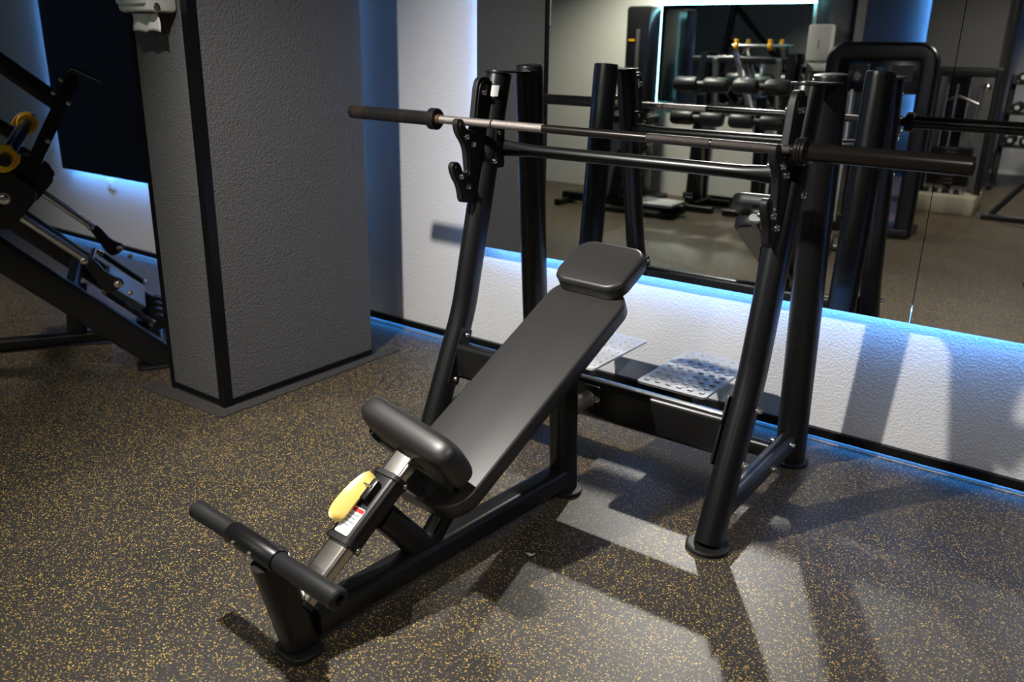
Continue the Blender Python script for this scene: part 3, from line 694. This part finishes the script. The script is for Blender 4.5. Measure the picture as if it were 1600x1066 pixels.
def stack_machine(label, cx, cy, w, h, yaw=0, dep=.34):
    r = thing('weight_stack_machine', label, 'gym machine', (cx, cy, 0))
    def P(x, y, z): return Vector((cx + x * math.cos(yaw) - y * math.sin(yaw), cy + x * math.sin(yaw) + y * math.cos(yaw), z))
    ex, ey = P(1, 0, 0) - P(0, 0, 0), P(0, 1, 0) - P(0, 0, 0)
    bm = B(); hw = w / 2 - .05
    pts = [P(-hw, 0, .02), P(-hw, 0, h - .14)] + [P(-hw + .09 - .09 * math.cos(a), 0, h - .14 + .09 * math.sin(a)) for a in [PI / 2 * k / 6 for k in range(1, 7)]]
    pts += [P(hw - .09 + .09 * math.sin(a), 0, h - .14 + .09 * math.cos(a)) for a in [PI / 2 * k / 6 for k in range(0, 7)]] + [P(hw, 0, .02)]
    sweep(bm, pts, rrect(.13, .10, .03, 4), up=ey.cross(ZZ) if False else ey); obj('arched_frame', bm, 'paint', r)
    bm = B(); box(bm, (-hw + .06, -.03, h - .36), (hw - .06, -.005, h - .10), .004, frame(P(0, 0, 0), ex, ey, ZZ)); pn = obj('placard', bm, 'gloss', r)
    for x in (-.16, .16):
        bm = B(); box(bm, (x - .075, -.0045, h - .27), (x + .075, -.002, h - .15), 0, frame(P(0, 0, 0), ex, ey, ZZ)); pc = obj('picture', bm, M['pic'], pn)
    bm = B(); sweep(bm, [P(.028 * math.cos(2 * PI * k / 20), .001, h - .20 + .028 * math.sin(2 * PI * k / 20)) for k in range(20)], circ(.004, 6), up=ey, closed=True)
    box(bm, (-.003, -.002, h - .20), (.003, .004, h - .18), 0, frame(P(0, 0, 0), ex, ey, ZZ)); obj('round_emblem', bm, 'blueprint', pn)
    for x in (-.085, .085):
        bm = B(); tube(bm, P(x, -.10, .08), P(x, -.10, h - .30), .012, 12); obj('guide_rod', bm, 'chrome', r)
    for k in range(12):
        bm = B(); z = .12 + k * .036; box(bm, (-.16, -.17, z), (.16, -.04, z + .032), .003, frame(P(0, 0, 0), ex, ey, ZZ)); obj('weight_plate', bm, 'oxide', r)
    bm = B(); box(bm, (-w / 2, -dep / 2 - .1, .0), (w / 2, .06, .07), .006, frame(P(0, 0, 0), ex, ey, ZZ)); obj('base', bm, 'paint', r)
    bm = B(); sweep(bm, [P(-hw + .16, .0, .06), P(-hw + .16, .0, h - .34)], rrect(.03, .03, .006)); obj('shroud_edge', bm, 'steel', r)
    return r
M['pic'] = tint_noise(mat('machine_placard_print', (.1, .1, .1), .4), (.02, .02, .02), (.45, .40, .33), 16, .55, .62)
stack_machine('black weight stack machine with arched frame and placard, seen in the mirror', -.245, -4.12, .80, 1.45, .05)
# tall dark tower at the cream wall
tw_ = thing('cable_tower', 'tall black cable tower against the cream wall, seen in the mirror', 'gym machine', (-2.33, -4.35, 0))
bm = B(); box(bm, (-2.50, -4.45, 0), (-2.26, -4.20, 1.745), .03); tb_ = obj('tower_shroud', bm, 'gloss', tw_)
bm = B(); box(bm, (-2.46, -4.199, 1.45), (-2.40, -4.195, 1.465)); obj('orange_mark', bm, 'orange', tb_)
bm = B(); box(bm, (-2.38, -4.20, .1), (-2.35, -4.18, 1.55), .004); obj('guide_slot', bm, 'ink', tb_)
bm = B(); path(bm, [(-2.50, -4.25, 1.20), (-2.62, -4.15, 1.22), (-2.70, -4.1, 1.215)], .016); obj('side_handle', bm, 'foam', tw_)
bm = B(); box(bm, (-2.72, -4.6, 0), (-2.15, -4.08, .05), .01); obj('base_plate', bm, 'paint', tw_)

def roller_machine(label, cx, cy):
    r = thing('leg_curl_machine', label, 'gym machine', (cx, cy, 0))
    def P(x, y, z): return Vector((cx + y, cy + x, z))
    bm = B(); sweep(bm, [P(-.30, 0, .05), P(.05, 0, .05)], rrect(.07, .07, .015)); obj('floor_rail', bm, 'paint', r)
    for x in (-.32, .08):
        bm = B(); sweep(bm, [P(x, -.22, .03), P(x, .22, .03)], rrect(.06, .06, .015)); obj('cross_foot', bm, 'paint', r)
    bm = B(); sweep(bm, [P(-.08, 0, .08), P(.02, 0, 1.02)], rrect(.07, .10, .02), up=(0, 1, 0)); obj('main_post', bm, 'paint', r)
    for (x, z) in ((.05, 1.10), (.08, .82)):
        bm = B(); lathe(bm, P(x, -.24, z), P(x, .24, z), [(0, .03), (.004, .054), (.03, .064), (.18, .064), (.20, .058), (.205, .030), (.275, .030), (.28, .058), (.30, .064), (.45, .064), (.476, .054), (.48, .03)], 22)
        q = obj('roller_pad', bm, 'leather', r)
        bm = B(); lathe(bm, P(x, -.245, z), P(x, -.26, z), [(0, .02), (.006, .02), (.01, .012)], 14); obj('end_cap', bm, 'steel', q)
    bm = B(); pad(bm, frame(P(-.17, 0, .62), (1, 0, 0), (0, 1, 0), (0, 0, 1)), .34, .28, .06, .05, .014); obj('seat', bm, 'leather', r)
    bm = B(); sweep(bm, [P(-.22, 0, .08), P(-.22, 0, .56)], rrect(.06, .08, .02), up=(0, 1, 0)); obj('seat_post', bm, 'paint', r)
    bm = B(); sweep(bm, [P(-.05, .12, .75), P(.06, .12, 1.32)], rrect(.04, .05, .012), up=(0, 1, 0)); obj('lever_arm', bm, 'steel', r)
    return r
roller_machine('black leg curl machine in front of the dark tower, seen in the mirror', -1.70, -4.18)
roller_machine('black leg curl machine beside the arched frame machine, seen in the mirror', -1.16, -4.18)
# plate-loaded bar with yellow clamps behind the leg curls
sm = thing('plate_loaded_press', 'black plate loaded press with steel arms near the cyan framed mirror, seen in reflection', 'gym machine', (-1.5, -4.60, 0))
for x in (-1.95, -1.15):
    bm = B(); sweep(bm, [(x, -4.66, .0), (x + .06, -4.62, 1.36)], rrect(.07, .07, .015), up=(0, 1, 0)); obj('upright', bm, 'paint', sm)
bm = B(); sweep(bm, [(-2.0, -4.62, 1.30), (-1.05, -4.62, 1.30)], rrect(.06, .06, .015)); obj('cross_tube', bm, 'paint', sm)
bm = B(); sweep(bm, [(-2.0, -4.64, .04), (-1.05, -4.64, .04)], rrect(.06, .06, .015)); obj('floor_tube', bm, 'paint', sm)
bm = B(); sweep(bm, [(-1.60, -4.60, 1.38), (-1.30, -4.60, .60)], rrect(.04, .06, .015)); obj('diagonal_arm', bm, 'steel', sm)
bm = B(); tube(bm, (-1.62, -4.575, 1.42), (-1.16, -4.575, 1.42), .014, 14); bar2 = obj('weight_bar', bm, 'steel', sm)
bm = B(); sweep(bm, [(-1.60, -4.64, 1.34), (-1.58, -4.575, 1.42)], rrect(.03, .03, .006)); obj('bar_arm', bm, 'paint', sm)
bm = B(); sweep(bm, [(-1.20, -4.64, 1.30), (-1.22, -4.575, 1.42)], rrect(.03, .03, .006)); obj('bar_arm', bm, 'paint', sm)
for x, lb in ((-1.585, 'left yellow clamp on the reflected weight bar'), (-1.28, 'right yellow clamp on the reflected weight bar')):
    c = Vector((x, -4.575, 1.42)); r = thing('bar_clamp', lb, 'bar clamp', c)
    bm = B(); lathe(bm, c - V(.015, 0, 0), c + V(.015, 0, 0), [(0, .0145), (0, .034), (.003, .038), (.027, .038), (.03, .034), (.03, .0145)], 20); obj('clamp_ring', bm, 'orange', r)
    bm = B(); box(bm, c + V(-.012, -.02, .03), c + V(.012, .03, .055), .004); obj('clamp_lever', bm, 'orange', r)
# low dark platform machine
pm = thing('stepper_platform', 'low black machine with a grey foot platform, seen in the mirror behind the uprights', 'gym machine', (-2.2, -3.6, 0))
bm = B(); box(bm, (-2.03, -3.90, .10), (-1.66, -3.60, .125), .006); obj('platform', bm, 'grey_plate', pm)
bm = B(); sweep(bm, [(-2.85, -3.80, .07), (-1.62, -3.80, .07)], rrect(.08, .08, .02)); obj('floor_rail', bm, 'paint', pm)
for x in (-2.8, -1.75):
    bm = B(); sweep(bm, [(x, -3.98, .03), (x, -3.60, .03)], rrect(.07, .055, .015)); obj('cross_foot', bm, 'paint', pm)
bm = B(); sweep(bm, [(-2.35, -3.85, .10), (-2.20, -3.85, .80)], rrect(.07, .10, .02), up=(1, 0, 0)); obj('post', bm, 'paint', pm)
bm = B(); lathe(bm, (-2.16, -3.70, .45), (-2.16, -4.0, .45), [(0, .05), (.01, .13), (.05, .15), (.25, .15), (.29, .13), (.30, .05)], 26); obj('drum', bm, 'leather', pm)
bm = B(); pad(bm, frame((-2.16, -3.85, .84), (0, 1, 0), (1, 0, 0), (0, 0, 1)), .28, .36, .07, .06, .015); obj('seat', bm, 'leather', pm)

# cable station with rods on a tan base
cs = thing('cable_station', 'dark cable station with guide rods on a tan base, seen in the mirror', 'gym machine', (.10, -5.5, 0))
bm = B(); box(bm, (-.10, -5.9, .0), (.42, -5.42, .16), .01); obj('base', bm, 'beige', cs)
for k, x in enumerate((.02, .10, .20, .28)):
    bm = B(); tube(bm, (x, -5.6, .16), (x, -5.6, 1.12), .011, 12); gr = obj('guide_rod', bm, 'chrome', cs)
    bm = B(); tube(bm, (x, -5.6, .16), (x, -5.6, .20), .022, 14); obj('rubber_stop', bm, 'steel', gr)
for x in (-.08, .40):
    bm = B(); sweep(bm, [(x, -5.66, .16), (x, -5.66, 1.24)], rrect(.05, .07, .015), up=(0, 1, 0)); obj('frame_post', bm, 'paint', cs)
bm = B(); sweep(bm, [(-.10, -5.66, 1.22), (.42, -5.66, 1.22)], rrect(.06, .08, .015)); obj('top_beam', bm, 'paint', cs)
for k in range(10):
    bm = B(); z = .24 + k * .034; box(bm, (-.02, -5.67, z), (.32, -5.53, z + .030), .003); obj('weight_plate', bm, 'oxide', cs)
bm = B(); path(bm, [(.02, -5.55, .98), (.14, -5.50, 1.02), (.30, -5.50, .96)], .012); obj('pull_handle', bm, 'steel', cs)
bm = B(); bmesh.ops.create_uvsphere(bm, u_segments=16, v_segments=10, radius=.035, matrix=Matrix.Translation((.34, -5.52, 1.10))); obj('ball_knob', bm, 'chrome', cs)

# rack on the right edge with dumbbells
rk = thing('dumbbell_rack', 'black dumbbell rack beyond the far pillar, at the right edge of the mirror', 'rack', (.66, -7.45, 0))
for x in (.335, 1.0):
    bm = B(); sweep(bm, [(x, -7.75, .02), (x, -7.15, .02)], rrect(.05, .04, .01)); obj('foot', bm, 'paint', rk)
    bm = B(); sweep(bm, [(x, -7.45, .04), (x, -7.60, 1.15)], rrect(.06, .05, .015), up=(0, 1, 0)); obj('upright', bm, 'paint', rk)
for z, y in ((.45, -7.45), (.78, -7.50), (1.08, -7.55)):
    bm = B(); box(bm, (.33, y - .12, z - .02), (1.0, y + .12, z), .004); obj('shelf', bm, 'paint', rk)
def dumbbell(c, label, group):
    r = thing('dumbbell', label, 'dumbbell', c, group)
    for sy in (-1, 1):
        bm = B(); a = Vector(c) + V(0, sy * .055, 0); lathe(bm, a, a + V(0, sy, 0), [(0, .03), (0, .048), (.006, .054), (.052, .054), (.06, .046), (.061, .02)], 20); obj('weight_head', bm, 'rubber', r)
        bm = B(); a = Vector(c) + V(0, sy * .116, 0); lathe(bm, a, a + V(0, sy, 0), [(0, .022), (.002, .022)], 16); obj('end_disc', bm, 'grey_plate', r)
    bm = B(); lathe(bm, Vector(c) - V(0, .055, 0), Vector(c) + V(0, .055, 0), [(0, .014), (.03, .016), (.08, .016), (.11, .014)], 14); obj('handle', bm, 'chrome', r)
    return r
first = None
for lev, (z, y) in enumerate(((.45, -7.45), (.78, -7.50), (1.08, -7.55))):
    nm = ('bottom', 'middle', 'top')[lev]
    for k in range(4):
        lb = 'black round dumbbell on the %s shelf of the far rack, %s' % (nm, ('nearest the pillar', 'second from the pillar', 'third from the pillar', 'fourth from the pillar')[k])
        loc = Vector((.430 + k * .135, y, z + .0545))
        if first is None: first = dumbbell(loc, lb, 'dumbbells on the far rack')
        else:
            c = copy_tree(first); c.location = loc; c['label'] = lb
# a plate stand in the right of the mirror and a shoe at its edge
ps = thing('squat_stand', 'black squat stand leg with round foot at the right edge of the mirror', 'rack', (.98, -5.4, 0))
bm = B(); sweep(bm, [(.92, -5.30, .02), (1.02, -5.42, 1.25)], rrect(.08, .08, .02), up=(1, 0, 0)); u_ = obj('upright', bm, 'paint', ps)
bm = B(); lathe(bm, (.92, -5.30, 0), (.92, -5.30, 1), [(0, .08), (.02, .08), (.025, .07)], 24); obj('foot', bm, 'rubber', u_)
bm = B(); sweep(bm, [(.56, -5.36, .03), (.98, -5.38, .62)], rrect(.05, .05, .015), up=(0, 1, 0)); obj('diagonal_brace', bm, 'paint', ps)
bm = B(); sweep(bm, [(.50, -5.36, .03), (1.6, -5.36, .03)], rrect(.06, .05, .015)); obj('floor_tube', bm, 'paint', ps)

shoe = thing('shoe', 'white sneaker standing at the right edge of the mirror', 'shoe', (1.09, -3.2, 0))
bm = B(); rows = []
for i in range(13):
    u = i / 12; y = -3.33 + .27 * u; w = .040 + .012 * math.sin(PI * min(1, u * 1.1)); hh = .085 - .050 * u ** 1.5
    if i in (0, 12): w *= .55; hh *= .7
    rows.append([bm.verts.new((1.09 + a * w * (1 if b < .5 else .75), y, .012 + b * hh)) for a, b in ((-1, 0), (-1.02, .35), (-.8, .8), (0, 1.05), (.8, .8), (1.02, .35), (1, 0))])
for i in range(12):
    for j in range(7): bm.faces.new((rows[i][j], rows[i][(j + 1) % 7], rows[i + 1][(j + 1) % 7], rows[i + 1][j]))
bm.faces.new(rows[0][::-1]); bm.faces.new(rows[-1]); obj('upper', bm, 'paper', shoe, 0, 80)
bm = B(); plate(bm, rrect(.098, .28, .045, 6), (1.09, -3.195, .008), (1, 0, 0), (0, 1, 0), .016); obj('sole', bm, 'rubber', shoe, .003)

# small scraps on the floor
for loc, lb in (((.205, -1.281, .003), 'tiny white scrap of paper on the floor in front of the bench'),):
    bm = B(); c = Vector(loc); o = [(-.013, .002), (-.004, .006), (.003, .001), (.012, .007), (.009, -.003), (.001, -.006), (-.006, -.001)]
    plate(bm, o, c, (1, .2, .1), (-.2, 1, .15), .002); tag(recentre(obj('paper_scrap', bm, 'paper')), lb, 'litter')
